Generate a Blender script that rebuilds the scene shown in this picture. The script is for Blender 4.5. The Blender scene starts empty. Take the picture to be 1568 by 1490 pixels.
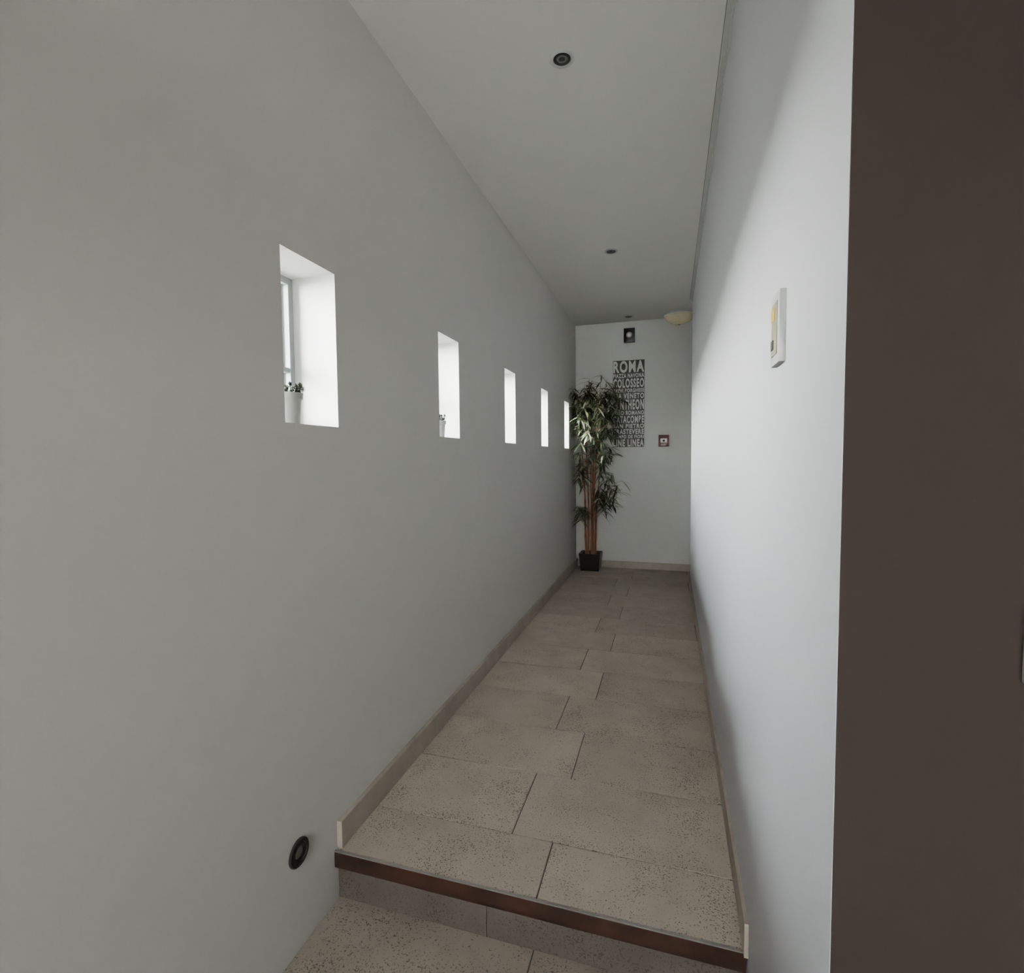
import bpy, bmesh, math, random
from mathutils import Vector, Matrix
random.seed(7)
D=bpy.data; C=bpy.context
COL=C.scene.collection
# ---------------------------------------------------------------- constants (metres, z=0 upper floor)
XL=-1.056; XR=0.2056; XR2=0.228; ZC=2.871; YS=1.4025; YE=6.144; YR=5.49; YN=0.723; ZL=-0.1735; EYE=1.3
XFAR=3.0; YB=-3.2

# ---------------------------------------------------------------- materials
def newmat(name):
    m=D.materials.new(name); m.use_nodes=True
    nt=m.node_tree; b=nt.nodes['Principled BSDF']; return m,nt,b
def ramp(nt,fac,stops):
    r=nt.nodes.new('ShaderNodeValToRGB'); e=r.color_ramp.elements
    e[0].position,e[0].color=stops[0]; e[1].position,e[1].color=stops[1]
    for s in stops[2:]:
        n=e.new(s[0]); n.color=s[1]
    nt.links.new(fac,r.inputs[0]); return r
def noise(nt,scale,detail=4,rough=.5,vec=None):
    n=nt.nodes.new('ShaderNodeTexNoise'); n.inputs['Scale'].default_value=scale
    n.inputs['Detail'].default_value=detail; n.inputs['Roughness'].default_value=rough
    if vec is None:
        g=nt.nodes.new('ShaderNodeNewGeometry'); vec=g.outputs['Position']
    nt.links.new(vec,n.inputs['Vector']); return n
def simple(name,col,rough=.5,metal=0,var=.08,scale=20,bump=0,spec=.5,bscale=200,emit=0):
    m,nt,b=newmat(name)
    n=noise(nt,scale)
    c0=tuple(max(0,c*(1-var)) for c in col)+(1,); c1=tuple(min(1,c*(1+var)) for c in col)+(1,)
    r=ramp(nt,n.outputs['Fac'],[(.3,c0),(.7,c1)])
    nt.links.new(r.outputs[0],b.inputs['Base Color'])
    if emit: nt.links.new(r.outputs[0],b.inputs['Emission Color']); b.inputs['Emission Strength'].default_value=emit
    b.inputs['Roughness'].default_value=rough; b.inputs['Metallic'].default_value=metal
    b.inputs['Specular IOR Level'].default_value=spec
    if bump:
        n2=noise(nt,bscale,3); bp=nt.nodes.new('ShaderNodeBump'); bp.inputs['Strength'].default_value=bump
        bp.inputs['Distance'].default_value=.002
        nt.links.new(n2.outputs['Fac'],bp.inputs['Height']); nt.links.new(bp.outputs[0],b.inputs['Normal'])
    return m
M={}
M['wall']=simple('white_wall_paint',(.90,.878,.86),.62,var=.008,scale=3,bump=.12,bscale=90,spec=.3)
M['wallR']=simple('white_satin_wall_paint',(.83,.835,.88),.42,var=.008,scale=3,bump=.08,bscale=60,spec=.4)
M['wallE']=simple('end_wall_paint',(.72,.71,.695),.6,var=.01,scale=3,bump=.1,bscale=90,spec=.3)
M['ceil']=simple('ceiling_paint',(.93,.91,.89),.7,var=.006,scale=2,bump=.05,bscale=60,spec=.3)
M['brown']=simple('dark_brown_wall_paint',(.036,.026,.0245),.75,var=.04,scale=4,bump=.1,bscale=120,spec=.2)
M['trim']=simple('stone_baseboard',(.49,.425,.365),.5,var=.1,scale=14,bump=.1)
M['trimw']=simple('white_trim',(.66,.66,.65),.4,var=.02)
M['gap_shade']=simple('painted_gap_shade',(.30,.30,.30),.6,var=.05)
M['grout']=simple('grout',(.13,.11,.095),.9,var=.15,scale=60)
M['wood']=simple('dark_wood_nosing',(.045,.019,.012),.38,var=.5,scale=9,bump=.1)
M['metal']=simple('aluminium_strip',(.45,.43,.41),.35,metal=.6,var=.1)
M['frame']=simple('window_frame_paint',(.36,.40,.40),.4,var=.03)
M['black']=simple('black_plastic',(.012,.012,.013),.3,var=.3)
M['planter']=simple('black_planter',(.010,.008,.008),.3,var=.3)
M['soil']=simple('potting_soil',(.03,.02,.014),.95,var=.5,scale=90,bump=.8)
M['whitepl']=simple('white_plastic',(.72,.72,.72),.3,var=.01)
M['beige']=simple('beige_panel',(.46,.41,.28),.4,var=.15,scale=40)
M['yellow']=simple('yellow_label',(.75,.50,.05),.5,var=.05)
M['ceramic']=simple('white_ceramic',(.72,.72,.70),.3,var=.02)
M['chrome']=simple('brushed_steel',(.35,.34,.33),.3,metal=.9,var=.1)
M['bronze']=simple('dark_bronze',(.06,.055,.05),.32,metal=.7,var=.2)
M['red']=simple('dark_red_plastic',(.11,.014,.018),.35,var=.1)
M['sign']=simple('sign_lettering_white',(.70,.70,.68),.5,var=.04)
M['ink']=simple('sign_panel_charcoal',(.07,.066,.062),.6,var=.3)
M['cane']=simple('bamboo_cane',(.27,.10,.05),.45,var=.45,scale=14)
M['twig']=simple('bamboo_twig',(.12,.07,.035),.6,var=.3,scale=14)
M['cream']=simple('cream_glass_shade',(.56,.49,.35),.25,var=.03,emit=.10)
M['succ']=simple('succulent_leaf',(.04,.06,.035),.45,var=.5,scale=60)
M['gravel']=simple('garden_paving',(.62,.61,.58),.9,var=.2,scale=8)
def leafmat():
    m,nt,b=newmat('bamboo_leaf')
    a=nt.nodes.new('ShaderNodeAttribute'); a.attribute_name='tint'
    r=ramp(nt,a.outputs['Fac'],[(0,(.012,.020,.009,1)),(.45,(.04,.055,.024,1)),(.75,(.17,.20,.10,1)),(1,(.52,.53,.40,1))])
    nt.links.new(r.outputs[0],b.inputs['Base Color']); b.inputs['Roughness'].default_value=.4
    return m
M['leaf']=leafmat()
def glassmat():
    m=D.materials.new('window_glass'); m.use_nodes=True; nt=m.node_tree; nt.nodes.clear()
    o=nt.nodes.new('ShaderNodeOutputMaterial'); t=nt.nodes.new('ShaderNodeBsdfTransparent'); g=nt.nodes.new('ShaderNodeBsdfGlossy')
    g.inputs['Roughness'].default_value=.02; t.inputs['Color'].default_value=(.93,.97,.95,1)
    f=nt.nodes.new('ShaderNodeFresnel'); f.inputs['IOR'].default_value=1.45
    x=nt.nodes.new('ShaderNodeMixShader'); nt.links.new(f.outputs[0],x.inputs[0]); nt.links.new(t.outputs[0],x.inputs[1]); nt.links.new(g.outputs[0],x.inputs[2])
    nt.links.new(x.outputs[0],o.inputs['Surface']); return m
M['glass']=glassmat()
def tilemat(name,c0,c1,dark,rough=.5):
    m,nt,b=newmat(name)
    g=nt.nodes.new('ShaderNodeNewGeometry')
    at=nt.nodes.new('ShaderNodeAttribute'); at.attribute_name='tint'
    comb=nt.nodes.new('ShaderNodeVectorMath'); comb.operation='MULTIPLY_ADD'
    nt.links.new(at.outputs['Fac'],comb.inputs[0]); comb.inputs[1].default_value=(7,11,5); nt.links.new(g.outputs['Position'],comb.inputs[2])
    vec=comb.outputs[0]
    base=noise(nt,5,5,.6,vec); br=ramp(nt,base.outputs['Fac'],[(.3,c0+(1,)),(.7,c1+(1,))])
    fine=noise(nt,180,2.5,.6,vec); coarse=noise(nt,7,3,.6,vec)
    add=nt.nodes.new('ShaderNodeMath'); add.operation='MULTIPLY_ADD'
    nt.links.new(coarse.outputs['Fac'],add.inputs[0]); add.inputs[1].default_value=.32; nt.links.new(fine.outputs['Fac'],add.inputs[2])
    pr=ramp(nt,add.outputs[0],[(.735,(0,0,0,1)),(.83,(1,1,1,1))])
    mx=nt.nodes.new('ShaderNodeMix'); mx.data_type='RGBA'
    nt.links.new(pr.outputs[0],mx.inputs[0]); nt.links.new(br.outputs[0],mx.inputs[6]); mx.inputs[7].default_value=dark+(1,)
    mr=nt.nodes.new('ShaderNodeMapRange'); mr.inputs[3].default_value=.90; mr.inputs[4].default_value=1.06
    nt.links.new(at.outputs['Fac'],mr.inputs[0])
    vm=nt.nodes.new('ShaderNodeVectorMath'); vm.operation='SCALE'; nt.links.new(mx.outputs[2],vm.inputs[0]); nt.links.new(mr.outputs[0],vm.inputs[3])
    nt.links.new(vm.outputs[0],b.inputs['Base Color']); b.inputs['Roughness'].default_value=rough
    bp=nt.nodes.new('ShaderNodeBump'); bp.invert=True; bp.inputs['Strength'].default_value=.2; bp.inputs['Distance'].default_value=.002
    nt.links.new(pr.outputs[0],bp.inputs['Height']); nt.links.new(bp.outputs[0],b.inputs['Normal'])
    return m
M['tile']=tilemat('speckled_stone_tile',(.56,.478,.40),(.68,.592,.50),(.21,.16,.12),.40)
M['tileL']=tilemat('speckled_stone_tile_shaded',(.40,.34,.285),(.50,.43,.365),(.16,.12,.09),.5)  # same stone as the upper floor, its dimmer light painted into the colour
M['riser']=tilemat('riser_stone_tile_shaded',(.125,.103,.088),(.165,.135,.115),(.07,.055,.045),.6)  # floor stone with the shade on the riser face put into its colour

# ---------------------------------------------------------------- mesh helper
class MB:
    def __init__(s): s.v=[];s.f=[];s.m=[];s.mats=[];s.t=[]
    def mi(s,k):
        if k not in s.mats: s.mats.append(k)
        return s.mats.index(k)
    def add(s,vs,fs,k,t=.5):
        o=len(s.v); s.v+= [tuple(v) for v in vs]; i=s.mi(k)
        for f in fs: s.f.append([a+o for a in f]); s.m.append(i); s.t.append(t)
    def box(s,x0,x1,y0,y1,z0,z1,k,t=.5):
        vs=[(x0,y0,z0),(x1,y0,z0),(x1,y1,z0),(x0,y1,z0),(x0,y0,z1),(x1,y0,z1),(x1,y1,z1),(x0,y1,z1)]
        s.add(vs,[(0,3,2,1),(4,5,6,7),(0,1,5,4),(1,2,6,5),(2,3,7,6),(3,0,4,7)],k,t)
    def bbox(s,x0,x1,y0,y1,z0,z1,k,b=.003,t=.5):
        bm=bmesh.new(); bmesh.ops.create_cube(bm,size=1)
        for v in bm.verts: v.co=Vector(((x0+x1)/2+v.co.x*(x1-x0),(y0+y1)/2+v.co.y*(y1-y0),(z0+z1)/2+v.co.z*(z1-z0)))
        bmesh.ops.bevel(bm,geom=list(bm.edges),offset=b,segments=2,affect='EDGES',profile=.6)
        bm.verts.index_update(); s.add([v.co.copy() for v in bm.verts],[[v.index for v in f.verts] for f in bm.faces],k,t); bm.free()
    def lathe(s,prof,M4,k,n=32,t=.5):
        vs=[];fs=[];L=len(prof)
        for i in range(n):
            a=2*math.pi*i/n
            for r,z in prof: vs.append(M4@Vector((r*math.cos(a),r*math.sin(a),z)))
        for i in range(n):
            j=(i+1)%n
            for q in range(L-1): fs.append((i*L+q,j*L+q,j*L+q+1,i*L+q+1))
        s.add(vs,fs,k,t)
    def tube(s,pts,rad,k,n=8,t=.5):
        vs=[];fs=[]
        for i,p in enumerate(pts):
            d=(pts[min(i+1,len(pts)-1)]-pts[max(i-1,0)]).normalized()
            u=d.orthogonal().normalized() if abs(d.z)<.9 else Vector((1,0,0)).cross(d).normalized()
            w=d.cross(u); r=rad[i] if isinstance(rad,(list,tuple)) else rad
            for q in range(n):
                a=2*math.pi*q/n; vs.append(p+u*math.cos(a)*r+w*math.sin(a)*r)
        for i in range(len(pts)-1):
            for q in range(n):
                fs.append((i*n+q,i*n+(q+1)%n,(i+1)*n+(q+1)%n,(i+1)*n+q))
        fs.append(tuple(range(n))[::-1]); fs.append(tuple((len(pts)-1)*n+q for q in range(n)))
        s.add(vs,fs,k,t)
    def build(s,name,parent=None,smooth=False):
        me=D.meshes.new(name); me.from_pydata(s.v,[],s.f)
        for k in s.mats: me.materials.append(M[k])
        me.polygons.foreach_set('material_index',s.m)
        at=me.attributes.new('tint','FLOAT','FACE'); at.data.foreach_set('value',s.t)
        if smooth: me.polygons.foreach_set('use_smooth',[True]*len(s.f))
        me.update()
        if smooth:
            bm=bmesh.new(); bm.from_mesh(me); 
            for e in bm.edges:
                if len(e.link_faces)==2 and e.calc_face_angle(0)>.7: e.smooth=False
            bm.to_mesh(me); bm.free()
        o=D.objects.new(name,me); COL.objects.link(o)
        if parent: o.parent=parent
        return o
def empty(name,loc=(0,0,0)):
    e=D.objects.new(name,None); COL.objects.link(e); e.empty_display_size=.1; return e
T=Matrix.Translation

# ---------------------------------------------------------------- left wall with window openings
WY0=1.2346; WW=.2497; WS=1.0496; WZ0=EYE+.1119; WZ1=EYE+.6138; TH=.26
wins=[(WY0+i*WS,WY0+i*WS+WW) for i in range(5)]
mb=MB()
mb.box(XL-TH,XL,YB,YE+.2,ZL-.3,WZ0,'wall'); mb.box(XL-TH,XL,YB,YE+.2,WZ1,ZC+.1,'wall')
ys=[YB]+[y for w in wins for y in w]+[YE+.2]
for i in range(0,len(ys),2): mb.box(XL-TH,XL,ys[i],ys[i+1],WZ0,WZ1,'wall')
mb.build('wall_left')
XG=XL-.175
for i,(y0,y1) in enumerate(wins):
    mb=MB(); fw=.022; x0,x1=XG-.03,XG+.008
    zb=WZ0+.195
    mb.box(x0,x1,y0,y0+fw,WZ0,WZ1,'frame'); mb.box(x0,x1,y1-fw,y1,WZ0,WZ1,'frame')
    mb.box(x0,x1,y0+fw,y1-fw,WZ0,WZ0+fw,'frame'); mb.box(x0,x1,y0+fw,y1-fw,WZ1-fw,WZ1,'frame')
    mb.box(x0+.006,x1-.006,y0+fw,y1-fw,zb-.008,zb+.008,'frame')
    mb.box(XG-.012,XG-.008,y0+fw,y1-fw,WZ0+fw,WZ1-fw,'glass')
    mb.build(f'window_{i+1}')

# ---------------------------------------------------------------- right wall, end wall, brown wall
mb=MB(); t=.14
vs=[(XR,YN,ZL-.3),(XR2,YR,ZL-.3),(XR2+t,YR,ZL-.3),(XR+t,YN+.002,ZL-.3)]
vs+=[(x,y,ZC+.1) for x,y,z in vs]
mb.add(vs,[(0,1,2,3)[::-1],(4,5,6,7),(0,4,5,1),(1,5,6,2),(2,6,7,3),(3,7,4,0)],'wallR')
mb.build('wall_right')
mb=MB(); mb.box(XR+.0008,XFAR,YN-.003,YN+.1,ZL-.3,ZC+.1,'brown'); mb.build('wall_front_brown')
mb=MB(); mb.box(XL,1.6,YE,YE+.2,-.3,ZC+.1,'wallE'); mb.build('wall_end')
mb=MB()
mb.box(1.45,1.6,YR-.2,YE,-.3,ZC+.1,'wall')
mb.box(XR2+t,1.45,YR-.2,YR-.06,-.3,ZC+.1,'wall'); mb.build('wall_alcove')
mb=MB(); mb.box(XFAR,XFAR+.2,YB,YN,ZL-.3,ZC+.1,'wall'); mb.build('wall_room_right')
mb=MB(); dx0,dx1,z0_,dz=-.58,.08,1.2,1.78
mb.box(XL,dx0,YB-.2,YB,ZL-.3,ZC+.1,'wall'); mb.box(dx1,XFAR,YB-.2,YB,ZL-.3,ZC+.1,'wall'); mb.box(dx0,dx1,YB-.2,YB,dz,ZC+.1,'wall'); mb.box(dx0,dx1,YB-.2,YB,ZL-.3,z0_,'wall'); mb.build('wall_back')
mb=MB()
for a,b in((dx0,dx0+.04),(dx1-.04,dx1)): mb.box(a,b,YB-.12,YB-.06,z0_,dz,'frame')
mb.box(dx0,dx1,YB-.12,YB-.06,dz-.04,dz,'frame'); mb.box(dx0,dx1,YB-.12,YB-.06,z0_,z0_+.04,'frame')
mb.box(dx0+.04,dx1-.04,YB-.092,YB-.088,z0_+.04,dz-.04,'glass'); mb.build('window_6')  # unseen window, added and sized to let light down the corridor from behind
mb=MB(); mb.box(XL-TH,XFAR+.2,YB-.2,YE+.2,ZC,ZC+.15,'ceil'); mb.build('ceiling')
mb=MB()
def strip(offs,k):
    vs=[]
    for (y,xr) in ((YN,XR),(YR,XR2)): vs+=[(xr+dx,y,ZC+dz_) for dx,dz_ in offs]
    n=len(offs); fs=[(i,n+i,n+(i+1)%n,(i+1)%n) for i in range(n)]+[tuple(range(n)),tuple(range(2*n-1,n-1,-1))]
    mb.add(vs,fs,k)
strip([(-.027,0),(-.027,-.001),(-.024,-.001),(-.024,0)],'gap_shade')  # flat grey strip painted as the shade of a narrow gap beside the trim
strip([(-.024,0),(-.024,-.006),(-.021,-.008),(-.001,-.008),(-.001,0)],'trimw')
strip([(-.001,-.008),(-.005,-.009),(-.005,-.028),(-.0005,-.028)],'trimw')
mb.build('trim_1')

# ---------------------------------------------------------------- floors (real tiles with gaps)
def tile(mb,x0,x1,y0,y1,z,k,g=.0020,h=.01):
    x0+=g;x1-=g;y0+=g;y1-=g; b=.0014
    vs=[(x0,y0,z-h),(x1,y0,z-h),(x1,y1,z-h),(x0,y1,z-h),(x0,y0,z-b),(x1,y0,z-b),(x1,y1,z-b),(x0,y1,z-b),
        (x0+b,y0+b,z),(x1-b,y0+b,z),(x1-b,y1-b,z),(x0+b,y1-b,z)]
    fs=[(0,1,5,4),(1,2,6,5),(2,3,7,6),(3,0,4,7),(4,5,9,8),(5,6,10,9),(6,7,11,10),(7,4,8,11),(8,9,10,11)]
    mb.add(vs,fs,k,random.random())
mb=MB(); TL=.72; P=.3595
mb.box(XL,1.45,YS+.022,YE,-.4,-.004,'grout')
rows=[YS+.004,1.640]+[1.640+P*k for k in range(1,13)]+[YE]
for i in range(len(rows)-1):
    y0,y1=rows[i],min(rows[i+1],YE)
    if y1-y0<.02: continue
    j=-.362 if i%2==0 else -.505
    j+=random.uniform(-.006,.006)
    xs=[j-TL*2,j-TL,j,j+TL,j+2*TL,j+3*TL]
    lim=XR+.02 if y1<YR-.1 else 1.45
    for q in range(len(xs)-1):
        a=max(xs[q],XL);b=min(xs[q+1],lim)
        if b-a>.02: tile(mb,a,b,y0,y1,0,'tile')
mb.build('floor')
mb=MB(); mb.box(XL,XFAR,YB,YS+.022,ZL-.2,ZL-.004,'grout')
y1=YS+.018; i=0
while y1>YB:
    y0=max(y1-P,YB); j=-.376 if i%2==0 else -.52
    x=j-TL
    while x<XFAR:
        a=max(x,XL);b=min(x+TL,XFAR)
        if b-a>.02: tile(mb,a,b,y0,y1,ZL,'tileL')
        x+=TL
    y1-=P;i+=1
mb.build('floor_lower')
st=empty('stair_step')
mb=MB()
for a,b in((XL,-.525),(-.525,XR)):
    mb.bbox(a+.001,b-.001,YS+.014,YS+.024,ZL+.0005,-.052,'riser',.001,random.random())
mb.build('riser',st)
mb=MB(); mb.bbox(XL+.0,XR+.0,YS-.006,YS+.022,-.056,-.003,'wood',.004); mb.build('nosing',st,True)
mb=MB(); mb.box(XL,XR,YS-.004,YS+.003,-.004,.0008,'metal'); mb.build('edge_strip',st)

# baseboards
BH=.093
mb=MB(); y=YS+.012
while y<YE:
    ye=min(y+.72,YE); mb.bbox(XL,XL+.020,y+.0006,ye-.0006,.0,BH,'trim',.002); y=ye
mb.build('baseboard_left')
mb=MB()
def rx(y): return XR+(XR2-XR)*(y-YN)/(YR-YN)
y=YS-.02
while y<YR:
    ye=min(y+.72,YR); 
    vs=[(rx(y)-.010,y+.0006,0),(rx(ye)-.010,ye-.0006,0),(rx(ye)-.010,ye-.0006,BH),(rx(y)-.010,y+.0006,BH),
        (rx(y),y+.0006,0),(rx(ye),ye-.0006,0),(rx(ye),ye-.0006,BH),(rx(y),y+.0006,BH)]
    mb.add(vs,[(0,3,2,1),(3,7,6,2),(0,4,7,3),(1,2,6,5)],'trim'); y=ye
mb.build('baseboard_right')
mb=MB()
for a,b in((XL+.02,-.4),(-.4,.3),(.3,1.0),(1.0,1.45)): mb.bbox(a+.0006,b-.0006,YE-.015,YE,0,BH*.85,'trim',.002)
mb.build('baseboard_end')

# ---------------------------------------------------------------- ceiling downlights
FLIP=Matrix.Rotation(math.pi,4,'X')
for (x,y) in((-.408,2.076),(-.421,4.045),(-.425,5.93)):
    e=empty('recessed_downlight'); X=T((x,y,ZC))@FLIP
    mb=MB(); mb.lathe([(.050,0),(.050,.003),(.046,.005),(.036,.005),(.034,.003)],X,'whitepl',40); mb.build('trim_ring',e,True)
    mb=MB(); mb.lathe([(.034,.003),(.032,.0045),(.024,.0045),(.022,.001)],X,'black',36); mb.lathe([(.022,.001),(.021,.003),(.013,.0035),(.0125,.001)],X,'chrome',36)
    mb.lathe([(.0125,.001),(.009,.004),(.0,.005)],X,'black',24); mb.build('lamp',e,True)
e=empty('ceiling_dome_light'); X=T((.112,5.965,ZC))@FLIP
mb=MB(); mb.lathe([(.165,0),(.165,.028),(.155,.034),(.15,.034)],X,'whitepl',48); mb.build('base',e,True)
mb=MB(); mb.lathe([(.152*math.cos(a),.032+.09*math.sin(a)) for a in [i*math.pi/2/12 for i in range(13)]],X,'cream',48)
mb.lathe([(.014,.120),(.014,.128),(.008,.133),(0,.134)],X,'chrome',16); mb.build('shade',e,True)

# ---------------------------------------------------------------- end wall items
e=empty('wall_speaker')
cx,cz=-.43,EYE+1.406
mb=MB(); mb.bbox(cx-.062,cx+.062,YE-.05,YE-.001,cz-.08,cz+.08,'black',.006); mb.build('housing',e,True)
mb=MB(); X=T((cx,YE-.05,cz))@Matrix.Rotation(math.pi/2,4,'X')
mb.lathe([(.045,0),(.045,.006),(.038,.008),(.034,.002)],X,'black',32); mb.lathe([(.034,.002),(.026,.001),(.020,.001)],X,'chrome',32); mb.lathe([(.020,.001),(.012,.007),(0,.009)],X,'whitepl',24); mb.build('cone',e,True)

e=empty('typographic_wall_sign')
sx0,sx1,sz0,sz1=-.628,-.248,EYE+.115,EYE+1.138
mb=MB(); mb.bbox(sx0,sx1,YE-.018,YE-.001,sz0,sz1,'sign',.002); mb.box(sx0+.012,sx1-.012,YE-.0184,YE-.017,sz0+.012,sz1-.012,'ink'); mb.build('board',e)
lines=[('ROMA',.135),('PIAZZA NAVONA',.05),('COLOSSEO',.105),('TREVI BORGHESE',.045),('VIA VENETO',.062),('PANTHEON',.12),('FORO ROMANO',.05),('CATACOMBE',.085),('SAN PIETRO',.05),('TRASTEVERE',.06),('CAMPO DE FIORI',.04),('LINE LINEA',.085)]
tot=sum(l[1] for l in lines); gap=((sz1-sz0)-.036-tot)/(len(lines)-1); z=sz1-.018
for i,(s,hh) in enumerate(lines):
    cu=D.curves.new('t','FONT'); cu.body=s; cu.offset=.04; cu.extrude=.0; cu.space_character=1.22
    o=D.objects.new('t',cu); COL.objects.link(o); C.view_layer.update()
    dg=C.evaluated_depsgraph_get(); me=D.meshes.new_from_object(o.evaluated_get(dg)); D.objects.remove(o)
    xs=[v.co.x for v in me.vertices]; zs=[v.co.y for v in me.vertices]
    W=(sx1-sx0-.032)
    for v in me.vertices:
        v.co=Vector((sx0+.016+(v.co.x-min(xs))/(max(xs)-min(xs))*W, YE-.0192, z-hh+(v.co.y-min(zs))/(max(zs)-min(zs))*hh))
    me.materials.clear(); me.materials.append(M['sign'])
    o=D.objects.new(f'lettering_{i+1}',me); COL.objects.link(o); o.parent=e
    z-=hh+gap

e=empty('fire_alarm_call_point'); cx,cz=-.043,EYE+.193
mb=MB(); mb.bbox(cx-.058,cx+.058,YE-.035,YE-.0,cz-.066,cz+.066,'red',.006); mb.build('housing',e,True)
mb=MB(); mb.bbox(cx-.036,cx+.036,YE-.038,YE-.034,cz-.022,cz+.026,'whitepl',.001); mb.box(cx-.03,cx+.03,YE-.0365,YE-.0352,cz-.052,cz-.032,'black'); mb.box(cx-.03,cx+.03,YE-.0365,YE-.0352,cz+.036,cz+.05,'ink')
mb.lathe([(.013,0),(.011,.003),(0,.004)],T((cx,YE-.038,cz))@Matrix.Rotation(math.pi/2,4,'X'),'black',20); mb.build('label',e)

e=empty('wall_control_panel'); 
mb=MB(); y0,y1,z0,z1=1.064,1.140,1.476,1.610; x=rx(1.1)
mb.bbox(x-.012,x+.001,y0,y1,z0,z1,'whitepl',.003); mb.build('frame',e,True)
mb=MB(); mb.box(x-.0135,x-.0115,y0+.014,y1-.012,z0+.018,z1-.018,'beige'); mb.box(x-.0145,x-.0134,y0+.034,y1-.013,z1-.050,z1-.026,'yellow'); mb.box(x-.015,x-.0134,y0+.042,y1-.014,z0+.03,z0+.048,'ink'); mb.build('panel',e)
e=empty('light_switch')
mb=MB(); mb.bbox(.3895,.4715,YN-.014,YN-.003,1.038,1.123,'whitepl',.003); mb.bbox(.404,.457,YN-.018,YN-.012,1.052,1.109,'whitepl',.002); mb.build('plate',e,True)

e=empty('recessed_step_light'); X=T((XL,1.230,.124))@Matrix.Rotation(math.pi/2,4,'Y')
mb=MB(); mb.lathe([(.042,0),(.042,.004),(.039,.007),(.031,.007),(.029,.003)],X,'bronze',40); mb.build('bezel',e,True)
mb=MB(); mb.lathe([(.029,.003),(.027,.005),(.019,.005),(.017,.002)],X,'black',36); mb.lathe([(.017,.002),(.012,.006),(.0,.007)],X,'chrome',30); mb.build('lens',e,True)

# ---------------------------------------------------------------- succulents on window sills
def succulent(x,y,z,s=1):
    e=empty('potted_succulent'); X=T((x,y,z))@Matrix.Scale(s,4)
    mb=MB(); mb.lathe([(0,0),(.024,0),(.026,.002),(.031,.078),(.036,.079),(.037,.098),(.033,.098),(.031,.088),(.0,.086)],X,'ceramic',36); mb.build('pot',e,True)
    mb=MB(); mb.lathe([(.031,.088),(.02,.091),(0,.093)],X,'soil',20); mb.build('soil',e)
    mb=MB()
    for k in range(14):
        a=random.uniform(0,6.28); r=random.uniform(0,.024); h=random.uniform(.012,.04)
        p0=Vector((r*math.cos(a),r*math.sin(a),.09)); p1=p0+Vector((.012*math.cos(a),.012*math.sin(a),h))
        mb.tube([X@p0,X@p1],.002*s,'succ',6)
        for q in range(11):
            b=q*2.4; el=.15+q*.11; d=Vector((math.cos(b)*math.cos(el),math.sin(b)*math.cos(el),math.sin(el))); L=.018-.0006*q
            side=d.cross(Vector((0,0,1))).normalized()*.0045; up=side.cross(d).normalized()*.0015
            o=p1-Vector((0,0,.012-.0012*q))
            vs=[o,o+d*L*.55+side,o+d*L,o+d*L*.55-side,o+d*L*.5+up,o+d*L*.5-up]
            mb.add([X@v for v in vs],[(0,1,4),(1,2,4),(2,3,4),(3,0,4),(1,0,5),(2,1,5),(3,2,5),(0,3,5)],'succ')
    mb.build('leaves',e)
succulent(XL-.062,wins[0][0]+.098,WZ0)
succulent(XL-.075,wins[1][0]+.165,WZ0,.9)
succulent(XL-.085,wins[2][0]+.17,WZ0,.7)

# ---------------------------------------------------------------- bamboo plant
e=empty('potted_bamboo_plant'); px,py=-.855,5.975
mb=MB(); w0,w1,hh=.105,.122,.20
def ring(w,z): return [(px-w,py-w,z),(px+w,py-w,z),(px+w,py+w,z),(px-w,py+w,z)]
vs=ring(w0,0)+ring(w1,hh)+ring(w1-.012,hh)+ring(w1-.014,hh-.03)
fs=[(3,2,1,0)]
for k in range(3):
    for q in range(4): fs.append((k*4+q,k*4+(q+1)%4,k*4+4+(q+1)%4,k*4+4+q))
mb.add(vs,fs,'planter'); mb.build('planter',e)
mb=MB(); mb.add(ring(w1-.015,hh-.025),[(0,1,2,3)],'soil'); mb.build('soil',e)
canes=[]; mb=MB()
specs=[(-.05,.0,-.10,-.02,1.55),(-.02,-.04,-.03,-.12,1.75),(.0,.03,.01,.0,1.85),(.03,-.03,.09,-.10,1.7),(.05,.02,.13,-.02,1.6),(-.03,.04,-.06,.04,1.8),(.02,0,.05,.03,1.9)]
for (bx,by,tx,ty,h) in specs:
    pts=[];rad=[]; n=26; r0=random.uniform(.010,.014)
    for k in range(n+1):
        t_=k/n; pts.append(Vector((px+bx+(tx-bx)*t_**1.3+.006*math.sin(t_*7+bx*50),py+by+(ty-by)*t_**1.3,hh-.03+(h-hh)*t_)))
        rad.append(r0*(1-.55*t_)*(1.22 if k%4==0 else 1))
    mb.tube(pts,rad,'cane',10); canes.append(pts)
mb.build('canes',e,True)
lf=MB(); tw=MB()
def clampv(v): return Vector((max(v.x,XL+.006),min(v.y,YE-.03),v.z))
def leaf(p,d,L,w):
    d=d.normalized(); side=d.cross(Vector((random.uniform(-.5,.5),random.uniform(-.5,.5),1))).normalized()
    P=[p]; cur=p; dd=d.copy()
    for k in range(4):
        dd=(dd+Vector((0,0,-.16))).normalized(); cur=cur+dd*L/4; P.append(cur)
    ws=[.12,.8,1,.6,.02]; vs=[]
    for q,(a,ww_) in enumerate(zip(P,ws)):
        vs+= [clampv(a-side*w*ww_/2),clampv(a+Vector((0,0,-.12*w*ww_))),clampv(a+side*w*ww_/2)]
    fs=[]
    for q in range(4):
        fs+=[(q*3,q*3+1,q*3+4,q*3+3),(q*3+1,q*3+2,q*3+5,q*3+4)]
    lf.add(vs,fs,'leaf',random.random()**1.1)
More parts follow.
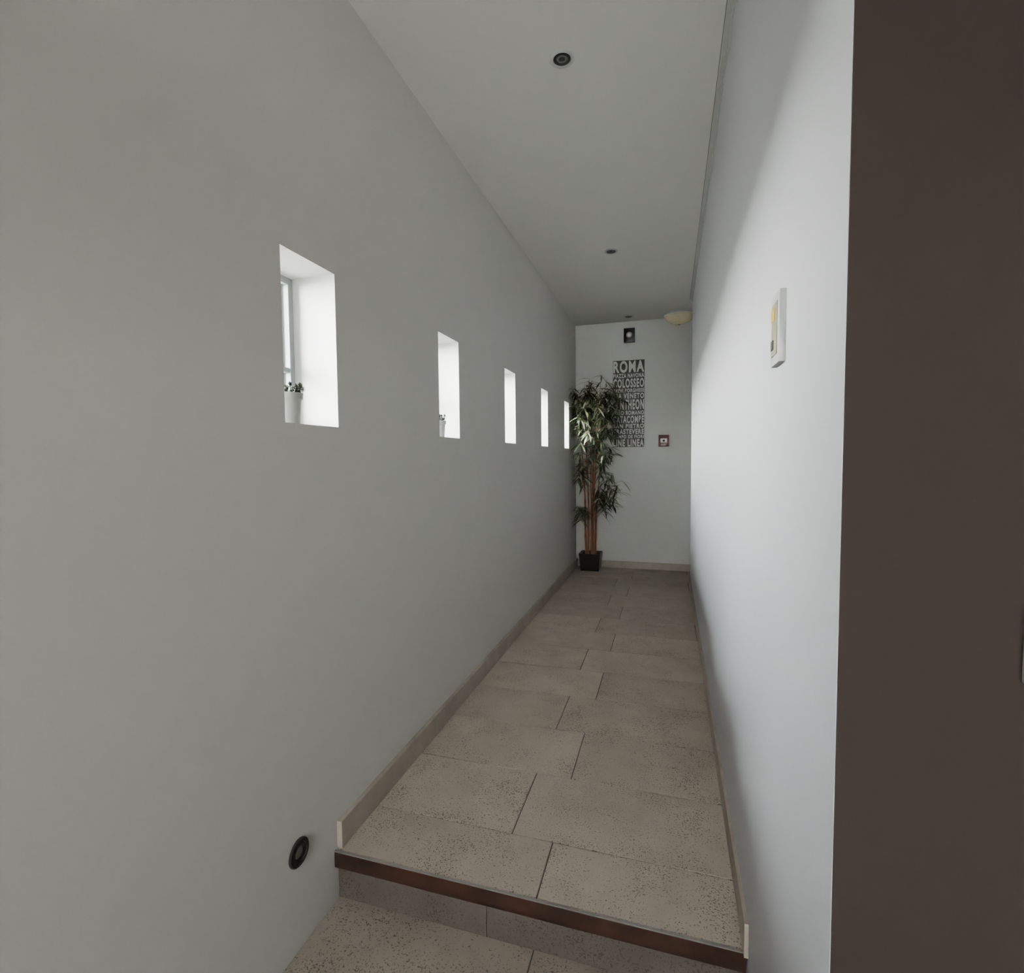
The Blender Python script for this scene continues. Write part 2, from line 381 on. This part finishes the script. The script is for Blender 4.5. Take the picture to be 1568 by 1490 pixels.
def spray(target,nl,big=1):
    c=min(canes,key=lambda c:min((Vector((p.x,p.y,0))-Vector((target.x,target.y,0))).length for p in c))
    z0=max(.45,target.z-random.uniform(.1,.25)); z0=min(z0,c[-1].z-.02)
    s=min(c,key=lambda p:abs(p.z-z0))
    mid=(s+target)/2+Vector((0,0,.04)); pts=[clampv(s),clampv(mid),clampv(target)]
    tw.tube(pts,[.0028,.002,.0012],'twig',5)
    dirn=(target-s); 
    for k in range(nl):
        t_=random.uniform(.35,1); p=mid.lerp(target,max(0,(t_-.4)/.6)) if t_>.4 else mid
        a=random.uniform(0,6.28)
        d=Vector((math.cos(a)+dirn.x*1.5,math.sin(a)+dirn.y*1.5,random.uniform(-.9,.35)))
        leaf(clampv(p),d,random.uniform(.10,.19)*big,random.uniform(.015,.026)*big)
def ell(c,r):
    while True:
        v=Vector([random.uniform(-1,1) for _ in range(3)])
        if v.length<1: return Vector((c[0]+v.x*r[0],c[1]+v.y*r[1],c[2]+v.z*r[2]))
for k in range(98): spray(clampv(ell((-.78,5.83,1.80),(.32,.25,.40))),8)
for k in range(26): spray(clampv(ell((-.82,5.83,2.11),(.29,.19,.16))),8)
for k in range(22): spray(clampv(ell((-.70,5.84,1.30),(.22,.15,.22))),7)
for k in range(12): spray(clampv(ell((-.98,5.84,1.25),(.08,.15,.26))),6)
for k in range(16): spray(clampv(ell((-.63,5.82,.90),(.12,.12,.22))),6)
for k in range(5): spray(clampv(ell((-.49,5.85,1.02),(.06,.08,.08))),5)
for k in range(10): spray(clampv(ell((-.98,5.86,.70),(.06,.10,.10))),6)
lf.build('leaves',e); tw.build('twigs',e)

# ---------------------------------------------------------------- outside
mb=MB(); mb.box(-30,XL-TH-.01,-30,30,-.7,-.5,'gravel'); mb.box(XFAR+.25,30,-30,30,-.7,-.5,'gravel'); mb.build('garden_ground')

# ---------------------------------------------------------------- light
w=D.worlds.new('sky'); C.scene.world=w; w.use_nodes=True; nt=w.node_tree
bg=nt.nodes['Background']; tc=nt.nodes.new('ShaderNodeTexCoord'); sp=nt.nodes.new('ShaderNodeSeparateXYZ'); nt.links.new(tc.outputs['Generated'],sp.inputs[0])
r=ramp(nt,sp.outputs['Z'],[(0,(1,.97,.93,1)),(.5,(.96,.965,1.0,1))]); nt.links.new(r.outputs[0],bg.inputs[0]); bg.inputs[1].default_value=190
s=D.lights.new('sun','SUN'); s.energy=1000; s.angle=.02; s.color=(1,.95,.88); so=D.objects.new('sun',s); COL.objects.link(so)
so.rotation_euler=Vector((.52,1,-.75)).to_track_quat('-Z','Y').to_euler()

# ---------------------------------------------------------------- camera
th,ph,ro=.2946,.0534,.0094
R=Vector((math.cos(th),math.sin(th),0)); F=Vector((-math.sin(th)*math.cos(ph),math.cos(th)*math.cos(ph),-math.sin(ph))); U=R.cross(F)
R2=R*math.cos(ro)-U*math.sin(ro); U2=R*math.sin(ro)+U*math.cos(ro)
cd=D.cameras.new('camera'); cam=D.objects.new('camera',cd); COL.objects.link(cam)
cam.matrix_world=Matrix(((R2.x,U2.x,-F.x,0),(R2.y,U2.y,-F.y,0),(R2.z,U2.z,-F.z,EYE),(0,0,0,1)))
cd.sensor_fit='HORIZONTAL'; cd.sensor_width=36; cd.lens=785.46/1568*36; cd.clip_start=.02
C.scene.camera=cam
